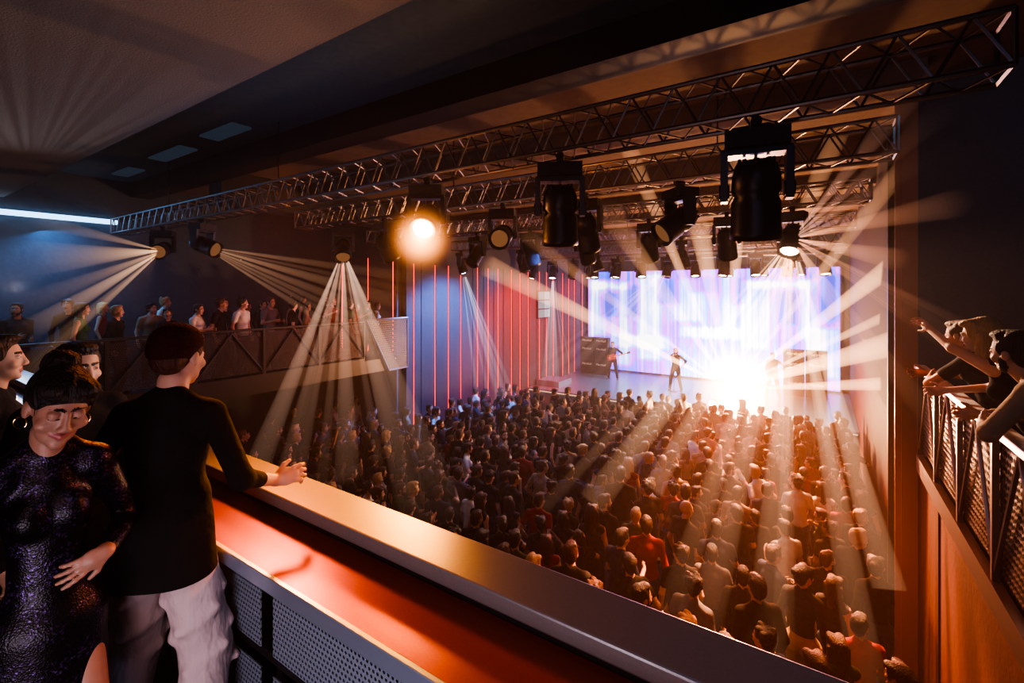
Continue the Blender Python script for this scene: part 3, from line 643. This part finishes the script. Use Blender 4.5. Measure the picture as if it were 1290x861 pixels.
# ------------------------------------------------------------------ crowd variants
VAR=[
 (dict(),'arms lowered'),
 (dict(sleeve='short',wR=(.15,.28,1.2),wL=(-.14,.28,1.18),headpitch=5),'hands together'),
 (dict(sleeve='short',wR=(.28,.15,1.95),eR=(1,0,.2),nR=(0,1,0),headpitch=-8),'one arm raised'),
 (dict(wR=(.3,.12,1.9),wL=(-.3,.12,1.92),eR=(1,0,.2),eL=(-1,0,.2),nR=(0,1,0),nL=(0,1,0),curlL=8,curlR=8),'both arms raised'),
 (dict(sleeve='short',hair='curly',headyaw=25,tyaw=8),'head turned'),
 (dict(sleeve='short',cap=True,f_L=(-.15,.08,.08)),'wearing a cap'),
 (dict(headyaw=-40,tyaw=-10,beard=True,wR=(.12,.2,1.15),wL=(-.1,.22,1.1)),'turned aside'),
 (dict(fem=True,hair='long',sleeve='none'),'with long hair'),
 (dict(fem=True,hair='pony',sleeve='short',wR=(.2,.25,1.35),headyaw=20),'with ponytail'),
 (dict(fem=True,hair='bun',sleeve='long',headyaw=-25),'hair in bun'),
 (dict(fem=True,hair='long',sleeve='short',wR=(.2,.2,1.85),wL=(-.22,.16,1.88),eR=(1,0,.2),eL=(-1,0,.2),nR=(0,1,0),nL=(0,1,0)),'both arms raised'),
 (dict(hair='bald',sleeve='short',wR=(.27,.1,.95)),'shaved head'),
 (dict(sleeve='short',lean=6,tyaw=14,wR=(.24,.10,1.02),wL=(-.22,.02,.98),headyaw=-18,f_L=(-.16,.14,.08),f_R=(.14,-.10,.08)),'hand on hip'),
]
MS=mats_for('fair','black','black','black'); cv=[];lowv=[]
for k,lb in VAR:
    P=human(**k); tg=['skin','top','bottom','shoe','hair','brow','lip','eye','pupil']+(['cap'] if k.get('cap') else [])
    me,_=mk(P,.012,'crowd_person',MS,tg); cv.append((me,tg)); _,d=mk([p for p in P if p[0]=='s' or tagof(p) not in('pupil','eye','lip','brow')],.032,'low',MS,['skin','top','bottom','shoe','hair','cap']); lowv.append(d)
print('variants',time.time()-T0)
topw=['black']*8+['charcoal']*4+['navy']*3+['white']*1+['tan']*1+['grey']*2+['red','olive']; botw=['black']*4+['dark blue']*4+['khaki']*1; hw=['black']*6+['brown']*4+['auburn']*2+['blonde']; skw=['fair']*4+['tan']*2+['brown']
spots=[]; cellsz=.8; grid={}
def try_add(x,y,dm):
    cx,cy=int(x//cellsz),int(y//cellsz)
    for a in(-1,0,1):
        for c in(-1,0,1):
            for (px_,py_) in grid.get((cx+a,cy+c),()):
                if (px_-x)**2+(py_-y)**2<dm*dm: return False
    grid.setdefault((cx,cy),[]).append((x,y)); spots.append((x,y)); return True
for _ in range(13000):
    x,y=R.uniform(-10.05,.60),R.uniform(4.4,15.9)
    if y>14.5+max(0,min(1.4,(x+8)*.35)): continue
    try_add(x,y,(.48 if (x>-3.2 and y<8.5) else .42)+R.choice([0,0,.06,.14]))
for _ in range(400): try_add(R.uniform(-12.8,-10.1),R.uniform(3.6,9.5),.6)
spots=[s for s in spots if (.833*s[0]+.553*s[1])/(-.553*s[0]+.833*s[1])>-1.2]
spots.sort(key=lambda s:-.553*s[0]+.833*s[1])
print('crowd',len(spots))
def yaw_to(x,y): return math.atan2(-(-4.5-x),(19-y))+math.radians(R.gauss(0,30))
bulkV=[];bulkF=[];bulkM=[];voff=0
bm=[SK['fair'],SK['tan'],TP['black'],TP['charcoal'],TP['navy'],TP['tan'],TP['grey'],BT['black'],BT['dark blue'],SHOE,HR['black'],HR['brown'],HR['auburn'],TP['white']]
NB=297
for i,(x,y) in enumerate(spots):
    vi=R.choices(range(13),weights=[5,4.5,.4,.1,4.5,1,4,5,3.5,3,.15,.1,3.5])[0]; sc=R.uniform(.89,1.06)*(1.05 if (x>-3.2 and y<8.5) else 1.); yw=yaw_to(x,y)
    if i<NB:
        me,tg=cv[vi]; o=bpy.data.objects.new('person',me); COL.objects.link(o); o.location=(x,y,0); o.rotation_euler=(0,0,yw); o.scale=(sc,)*3
        t,bo,hr,sk=R.choice(topw),R.choice(botw),R.choice(hw),R.choice(skw)
        if x>-2.8 and R.random()<.28: t=R.choice(['tan','white','grey','white','charcoal','red'])
        ms=mats_for(sk,t,bo,hr)
        for si,tn in enumerate(tg): o.material_slots[si].link='OBJECT'; o.material_slots[si].material=ms[tn]
        o['label']='person in %s top and %s trousers, %s'%(t,bo,VAR[vi][1]); o['category']='person'; o['group']='standing concert crowd'
    else:
        V,Fc,mi=lowv[vi]; c,s=math.cos(yw)*sc,math.sin(yw)*sc
        W=np.stack([V[:,0]*c-V[:,1]*s+x,V[:,0]*s+V[:,1]*c+y,V[:,2]*sc],1)
        mp=np.array([R.choice([0,0,1]),R.choice([2,2,2,2,3,3,4,5,6,13]),R.choice([7,8]),9,R.choice([10,11,11,12]),2])
        bulkV.append(W);bulkF.append(Fc+voff);bulkM.append(mp[mi]);voff+=len(V)
if bulkV:
    V=np.concatenate(bulkV);Fc=np.concatenate(bulkF);mi=np.concatenate(bulkM)
    me=bpy.data.meshes.new('crowd'); me.vertices.add(len(V)); me.vertices.foreach_set('co',V.astype(np.float32).ravel()); me.loops.add(Fc.size); me.loops.foreach_set('vertex_index',Fc.ravel().astype(np.int32))
    me.polygons.add(len(Fc)); me.polygons.foreach_set('loop_start',np.arange(0,Fc.size,4,dtype=np.int32)); me.polygons.foreach_set('loop_total',np.full(len(Fc),4,dtype=np.int32))
    for m in bm: me.materials.append(m)
    me.polygons.foreach_set('material_index',mi.astype(np.int32)); me.polygons.foreach_set('use_smooth',np.ones(len(Fc),dtype=bool)); me.update(calc_edges=True)
    o=bpy.data.objects.new('crowd',me); COL.objects.link(o); setp(o,label='dense crowd of people packed near the stage front',category='crowd',kind='stuff')
def spect(x,y,z,yw,vi,t,bo,hr,sk,sc,lab,grp):
    me,tg=cv[vi]; o=bpy.data.objects.new('person',me); COL.objects.link(o); o.location=(x,y,z); o.rotation_euler=(0,0,math.radians(yw)); o.scale=(sc,)*3
    ms=mats_for(sk,t,bo,hr)
    for si,tn in enumerate(tg): o.material_slots[si].link='OBJECT'; o.material_slots[si].material=ms[tn]
    o['label']=lab; o['category']='person'; o['group']=grp
tops=['green','black','charcoal','white','black','white','grey','black','tan','red','green','orange','green','white']
for i,(y,t) in enumerate(zip([2.6,3.1,4.0,4.45,4.9,5.3,6.1,6.5,7.0,7.8,8.15,8.5,8.9,9.3],tops)):
    vi=R.choice([0,1,4,6,7,8,9]); spect(-10.72-R.uniform(0,.35),y,FB,R.uniform(-95,-20),vi,t,'black',R.choice(hw),R.choice(skw),R.uniform(.88,1.0),'person in %s top at side balcony railing, %s'%(t,VAR[vi][1]),'spectators on the side balcony')
for i in range(11):
    x,y=-11.6-R.uniform(0,1.8),2.2+i*.64+R.uniform(-.2,.2); t=R.choice(topw); vi=R.choice([0,4,6,7,9]); spect(x,y,FB,R.uniform(-110,-10),vi,t,'black',R.choice(hw),R.choice(skw),R.uniform(.92,1.02),'person in %s top standing on the side balcony'%t,'spectators on the side balcony')
for i,(x,y,t) in enumerate([(-6.9,.55,'white'),(-7.6,.35,'black'),(-6.1,.4,'tan'),(-8.4,.6,'charcoal'),(-9.0,.2,'white'),(-5.3,.0,'black'),(-9.6,.7,'black'),(-4.4,.55,'black')]):
    vi=[6,4,7,0,9,1,8,0][i]; spect(x,y,FB,[-60,-80,-50,-70,-90,-40,-60,-35][i],vi,t,'black',R.choice(hw),R.choice(skw),.97,'person in %s top on the balcony, %s'%(t,VAR[vi][1]),'guests along the balcony')
# ------------------------------------------------------------------ band
def guitar(loc,rotm):
    pts=[]
    for i in range(40):
        a=2*math.pi*i/40; r=.17+.035*math.cos(2*a)-.03*math.cos(4*a)*.6; pts.append((math.cos(a)*r*1.15,math.sin(a)*r*.92))
    n=len(pts); vs=[(x,-.02,z) for x,z in pts]+[(x,.02,z) for x,z in pts]
    b=MB(); b.add(vs,[tuple(range(n)),tuple(range(n,2*n))[::-1]]+[(i,n+i,n+(i+1)%n,(i+1)%n) for i in range(n)])
    g=b.obj('electric_guitar',M['guitar'],label='electric guitar held by a musician on stage',category='guitar'); g.matrix_world=Matrix.Translation(loc)@rotm
    b=MB(); b.box(-.75,-.12,.015,.04,-.025,.025); b.obj('neck',M['wood'],parent=g)
    b=MB(); b.box(-.9,-.75,.015,.035,-.04,.05); b.obj('headstock',M['black'],parent=g)
    return g
def bandman(x,y,z,yaw,lab,ms,g=True,**k):
    hero(human(**k),.02,ms,(x,y,z),yaw,lab,1.,fine=.014,names=('shirt','trousers'))
    if g:
        c=Vector((x,y,z+1.06))+Matrix.Rotation(math.radians(yaw),3,'Z')@Vector((.02,.17,0))
        guitar(c,Matrix.Rotation(math.radians(yaw),4,'Z')@Matrix.Rotation(math.radians(18),4,'Y'))
bandman(-5.04,19.9,STG,180,'singer in black at the microphone, legs apart',mats_for('fair','black','black','brown'),g=False,wR=(.02,.22,1.5),wL=(-.30,.12,1.05),eL=(-1,-.3,-.1),f_L=(-.22,0,.08),f_R=(.22,.05,.08))
bandman(-8.1,20.7,STG,190,'guitarist in dark clothes playing electric guitar',mats_for('fair','black','black','black'),wR=(.12,.26,1.06),wL=(-.42,.26,1.22),f_L=(-.22,0,.08),f_R=(.22,0,.08))
bandman(-1.55,20.6,STG,172,'bassist in dark clothes playing guitar near amplifiers',mats_for('fair','charcoal','black','brown'),wR=(.12,.26,1.06),wL=(-.42,.26,1.22),f_L=(-.22,0,.08),f_R=(.22,0,.08),headpitch=20)
b=MB(); b.lathe([(0,0),(.14,0),(.14,.02),(.02,.03),(.012,.05),(.012,1.5),(0,1.5)],16); b.tube((0,0,1.48),(0,.12,1.55),.012); b.tube((0,.12,1.55),(0,.16,1.57),.028,seg=12)
b.obj('microphone_stand',M['bsteel'],loc=(-5.04,19.62,STG),label='slim black microphone stand before the singer',category='microphone stand')

# ------------------------------------------------------------------ beams and halos painted as self-glowing shapes
def streaks(apex,aim,hu,hv,n,L,col,st,hint=(.83,.55,0),r=.013,ring=False,start=.4,pw=2.,arc=None):
    apex=Vector(apex); zl=-(Vector(aim)-apex).normalized(); x=Vector(hint); x=(x-zl*x.dot(zl)).normalized(); y=zl.cross(x); b=MB()
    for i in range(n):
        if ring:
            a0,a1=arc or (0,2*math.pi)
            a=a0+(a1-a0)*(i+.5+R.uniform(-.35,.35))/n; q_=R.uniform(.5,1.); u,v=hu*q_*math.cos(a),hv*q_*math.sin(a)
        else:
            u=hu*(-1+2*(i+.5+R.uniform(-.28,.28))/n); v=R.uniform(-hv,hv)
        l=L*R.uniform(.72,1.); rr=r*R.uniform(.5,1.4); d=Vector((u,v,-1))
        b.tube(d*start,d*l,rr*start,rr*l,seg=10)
    m=bpy.data.materials.new('painted_beam'); m.use_nodes=True; nt=m.node_tree; nt.nodes.clear(); h=NT(nt)
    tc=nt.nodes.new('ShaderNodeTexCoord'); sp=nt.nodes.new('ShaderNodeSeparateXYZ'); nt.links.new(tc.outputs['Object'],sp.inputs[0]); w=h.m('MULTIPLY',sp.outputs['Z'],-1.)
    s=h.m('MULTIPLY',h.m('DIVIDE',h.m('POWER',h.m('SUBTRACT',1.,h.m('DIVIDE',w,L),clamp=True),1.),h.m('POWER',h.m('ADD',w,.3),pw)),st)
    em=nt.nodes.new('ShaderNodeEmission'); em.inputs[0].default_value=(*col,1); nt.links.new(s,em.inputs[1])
    o=nt.nodes.new('ShaderNodeOutputMaterial'); nt.links.new(em.outputs[0],o.inputs['Volume'])  # cones glow by themselves to imitate lit haze
    ob=b.obj('painted_light_beam',m,label='thin glowing cones painted as light streaks from a lamp',category='light beam',group='painted light beams',kind='stuff')
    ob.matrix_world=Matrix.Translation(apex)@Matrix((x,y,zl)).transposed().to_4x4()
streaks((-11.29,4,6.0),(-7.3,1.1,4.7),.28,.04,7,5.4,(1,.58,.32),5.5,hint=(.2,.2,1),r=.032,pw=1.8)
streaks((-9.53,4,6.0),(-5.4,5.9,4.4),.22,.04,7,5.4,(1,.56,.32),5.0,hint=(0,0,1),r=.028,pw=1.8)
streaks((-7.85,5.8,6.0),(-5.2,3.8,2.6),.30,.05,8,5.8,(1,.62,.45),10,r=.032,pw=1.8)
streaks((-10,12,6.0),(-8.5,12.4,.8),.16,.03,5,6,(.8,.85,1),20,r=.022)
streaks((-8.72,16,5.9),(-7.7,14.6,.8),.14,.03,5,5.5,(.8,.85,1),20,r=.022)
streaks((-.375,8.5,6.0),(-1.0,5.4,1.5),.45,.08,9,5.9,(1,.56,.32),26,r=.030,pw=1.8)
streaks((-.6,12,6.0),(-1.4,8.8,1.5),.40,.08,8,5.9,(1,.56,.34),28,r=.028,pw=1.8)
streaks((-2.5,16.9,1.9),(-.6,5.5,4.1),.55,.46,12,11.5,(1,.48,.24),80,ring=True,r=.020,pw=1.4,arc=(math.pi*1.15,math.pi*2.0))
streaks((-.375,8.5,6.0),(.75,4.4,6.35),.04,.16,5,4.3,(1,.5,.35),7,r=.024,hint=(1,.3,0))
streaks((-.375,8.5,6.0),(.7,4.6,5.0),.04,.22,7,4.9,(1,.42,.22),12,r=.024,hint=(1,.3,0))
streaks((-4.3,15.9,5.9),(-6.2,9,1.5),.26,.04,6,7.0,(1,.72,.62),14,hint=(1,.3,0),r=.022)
def glow(c,r,col,st,pw=3.):  # self-glowing ball imitates the halo around a bright light
    b=MB(); n=16; prof=[(max(1e-4,math.sin(math.pi*i/n))*r,-math.cos(math.pi*i/n)*r) for i in range(n+1)]; b.lathe([(a,z) for a,z in prof][::-1],24)
    m=bpy.data.materials.new('painted_glow'); m.use_nodes=True; nt=m.node_tree; nt.nodes.clear(); h=NT(nt)
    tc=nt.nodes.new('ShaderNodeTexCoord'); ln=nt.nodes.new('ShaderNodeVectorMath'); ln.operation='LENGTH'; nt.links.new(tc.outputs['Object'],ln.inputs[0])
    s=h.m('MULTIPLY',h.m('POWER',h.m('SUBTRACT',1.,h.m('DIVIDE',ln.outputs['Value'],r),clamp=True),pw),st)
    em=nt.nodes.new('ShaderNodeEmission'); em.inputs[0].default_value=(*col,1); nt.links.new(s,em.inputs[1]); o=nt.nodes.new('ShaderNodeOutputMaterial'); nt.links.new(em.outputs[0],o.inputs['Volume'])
    b.obj('painted_glow_ball',m,loc=c,label='self-glowing ball painted as haze around a stage light',category='haze',kind='stuff')
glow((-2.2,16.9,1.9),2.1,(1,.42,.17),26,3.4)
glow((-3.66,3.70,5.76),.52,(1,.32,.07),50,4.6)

# ------------------------------------------------------------------ lights: stage lamps and added fills
def light(kind,loc,aim,col,e,size=.5,spot=60,blend=.6,sy=None,gobo=None,hint=None,thr=.48,low=.0,seed=0.,off=0.):
    l=bpy.data.lights.new('lamp',kind); l.color=col; l.energy=e
    if kind=='AREA':
        l.size=size
        if sy: l.shape='RECTANGLE'; l.size_y=sy
    elif kind=='SPOT': l.spot_size=math.radians(spot); l.spot_blend=blend; l.shadow_soft_size=size
    else: l.shadow_soft_size=size
    if gobo:
        l.use_nodes=True; nt=l.node_tree; h=NT(nt); em=nt.nodes['Emission']
        tc=nt.nodes.new('ShaderNodeTexCoord'); sp=nt.nodes.new('ShaderNodeSeparateXYZ'); nt.links.new(tc.outputs['Normal'],sp.inputs[0])
        w=h.m('ADD',h.m('ABSOLUTE',sp.outputs['Z']),.0001)
        u=h.m('DIVIDE',sp.outputs['X'],w); no=nt.nodes.new('ShaderNodeTexNoise'); no.inputs['Detail'].default_value=1; no.inputs['Scale'].default_value=1.
        no.noise_dimensions='1D'; nt.links.new(h.m('ADD',h.m('MULTIPLY',u,gobo),seed),no.inputs['W'])
        r=nt.nodes.new('ShaderNodeMapRange'); r.interpolation_type='SMOOTHSTEP'; nt.links.new(no.outputs['Fac'],r.inputs[0]); r.inputs[1].default_value=thr-.05; r.inputs[2].default_value=thr+.07; r.inputs[3].default_value=low; r.inputs[4].default_value=1.
        nt.links.new(r.outputs[0],em.inputs['Strength'])
    o=bpy.data.objects.new('lamp',l); COL.objects.link(o)
    d=(Vector(aim)-Vector(loc)).normalized(); pos=Vector(loc)+d*off
    if hint:
        zl=-d; x=Vector(hint); x=(x-zl*x.dot(zl)).normalized(); y=zl.cross(x); o.matrix_world=Matrix.Translation(pos)@Matrix((x,y,zl)).transposed().to_4x4()
    else: o.location=pos; o.rotation_euler=d.to_track_quat('-Z','Y').to_euler()
    return o
WO=(1,.45,.2); BL=(.14,.48,1); Cc=(.75,.82,1); HX=(.83,.55,0)
light('SPOT',(-7.85,5.8,6.0),(-5.2,3.8,2.6),(1,.5,.3),1200,.02,34,.4,gobo=30,hint=HX,seed=3,off=.4)
light('SPOT',(-11.29,4,6.0),(-7.3,1.1,4.7),(1,.5,.3),500,.02,34,.4,gobo=30,hint=(.2,.2,1),off=.4)
light('SPOT',(-.375,8.5,6.0),(-.6,5.4,1.5),(1,.36,.15),12000,.03,54,.5,gobo=18,hint=HX,seed=2,thr=.49,low=.10,off=.4)
light('SPOT',(-.6,12,6.0),(-.8,9.2,1.5),(1,.34,.13),10500,.03,52,.5,gobo=18,hint=HX,seed=22,thr=.49,low=.08,off=.4)
light('SPOT',(-2.5,16.6,3.0),(-.3,7,1.2),(1,.18,.04),11000,.2,40,.8)
light('SPOT',(-4.6,15.6,5.6),(-4.6,9,1.2),(1,.62,.42),3000,.04,62,.7)
light('POINT',(-2.2,16.6,1.9),(0,0,0),(1,.46,.18),4000,.2)
light('POINT',(-3.60,3.62,5.72),(0,0,0),(1,.36,.08),60,.06)
light('SPOT',(-5,8.5,6.0),(-5,9.5,1),(.12,.30,1),600,.2,100)
light('SPOT',(-1.4,5.8,5.6),(.95,5.0,2.0),(1,.14,.02),260,.15,80)
light('SPOT',(-2.2,10.5,5.5),(.85,7.6,4.0),(1,.22,.06),1000,.15,46)
light('SPOT',(-3.7,3.7,5.7),(-2.25,1.33,4.2),(1,.32,.01),1400,.2,30,.9)
light('SPOT',(-4.6,2.6,6.4),(-1.7,1.1,4.1),(1,.24,.04),560,.25,38,.9)
light('AREA',(-3,7.5,6.2),(-3,7.7,7.7),(1,.48,.32),22,5,sy=4)  # added unseen warm uplight for the hall ceiling
light('AREA',(-5.5,3.2,5.6),(-5.5,3.2,7.7),(.2,.5,1),14,3,sy=1.5)  # added unseen blue uplight for the front ceiling
light('AREA',(-2.5,1.6,4.9),(-5,.8,7.1),(.95,.86,.86),11,1.0)  # added uplight for the balcony soffit, no fixture
light('SPOT',(-10.5,1.8,5.2),(-5.0,-.3,7.1),(.9,.84,.86),150,.02,85,.9,gobo=26,low=.5)
light('AREA',(-12.6,2.2,6.6),(-12,3,3.5),BL,110,3,sy=1)  # added blue fill over the side balcony
light('AREA',(.2,.7,6.6),(0.1,1.3,4.2),(.2,.48,1),12,1.0)  # added cool fill for the right end of the cap
light('AREA',(-.9,-.5,4.0),(-1.9,.9,3.6),(.75,.6,.7),28,.8)  # added fill from the camera side for panels and trousers
light('AREA',(-.4,-.4,5.9),(-2.1,.45,4.5),(1,.52,.42),11,.4)  # added rosy fill for the woman's face
light('SPOT',(-.9,2.6,5.2),(-2.1,.75,4.0),(1,.3,.1),160,.1,40)
light('SPOT',(-7.6,16.0,5.5),(-10.5,16.2,3),(1,.02,.01),4500,.2,105)
light('SPOT',(-8.2,11.6,5.8),(-10.5,11.6,3),(.06,.28,.9),3500,.2,100)
light('SPOT',(-5,20,5.6),(-6.5,19,1),(.45,.65,1),1500,.3,90)
light('SPOT',(-6.6,8.3,5.6),(-10.5,6.5,4.1),(1,.30,.4),350,.2,80)
light('AREA',(2.6,5.2,7.9),(1.9,7.2,5.5),(.3,.55,.95),38,1)  # added blue fill for the portal wall, no fixture
light('SPOT',(-1.0,7.5,5.8),(1.0,4.4,4.75),(1,.58,.36),1900,.1,32)
w=bpy.data.worlds.new('World'); scene.world=w; w.use_nodes=True; w.node_tree.nodes['Background'].inputs[0].default_value=(.08,.18,.3,1); w.node_tree.nodes['Background'].inputs[1].default_value=.02
vs=w.node_tree.nodes.new('ShaderNodeVolumeScatter'); vs.inputs['Density'].default_value=.006; vs.inputs['Anisotropy'].default_value=.4; vs.inputs['Color'].default_value=(1,.85,.8,1)
w.node_tree.links.new(vs.outputs[0],w.node_tree.nodes['World Output'].inputs['Volume'])
try: scene.view_settings.look='AgX - High Contrast'
except Exception as ex: print(ex)

# ------------------------------------------------------------------ camera
cam=bpy.data.cameras.new('Camera'); co=bpy.data.objects.new('Camera',cam); COL.objects.link(co)
cam.sensor_width=36; cam.lens=586/1290*36; cam.shift_y=-65.5/1290; cam.clip_start=.05
co.location=(0,0,5.2); co.rotation_euler=(math.pi/2,0,math.radians(33.6)); scene.camera=co
print('done',time.time()-T0)
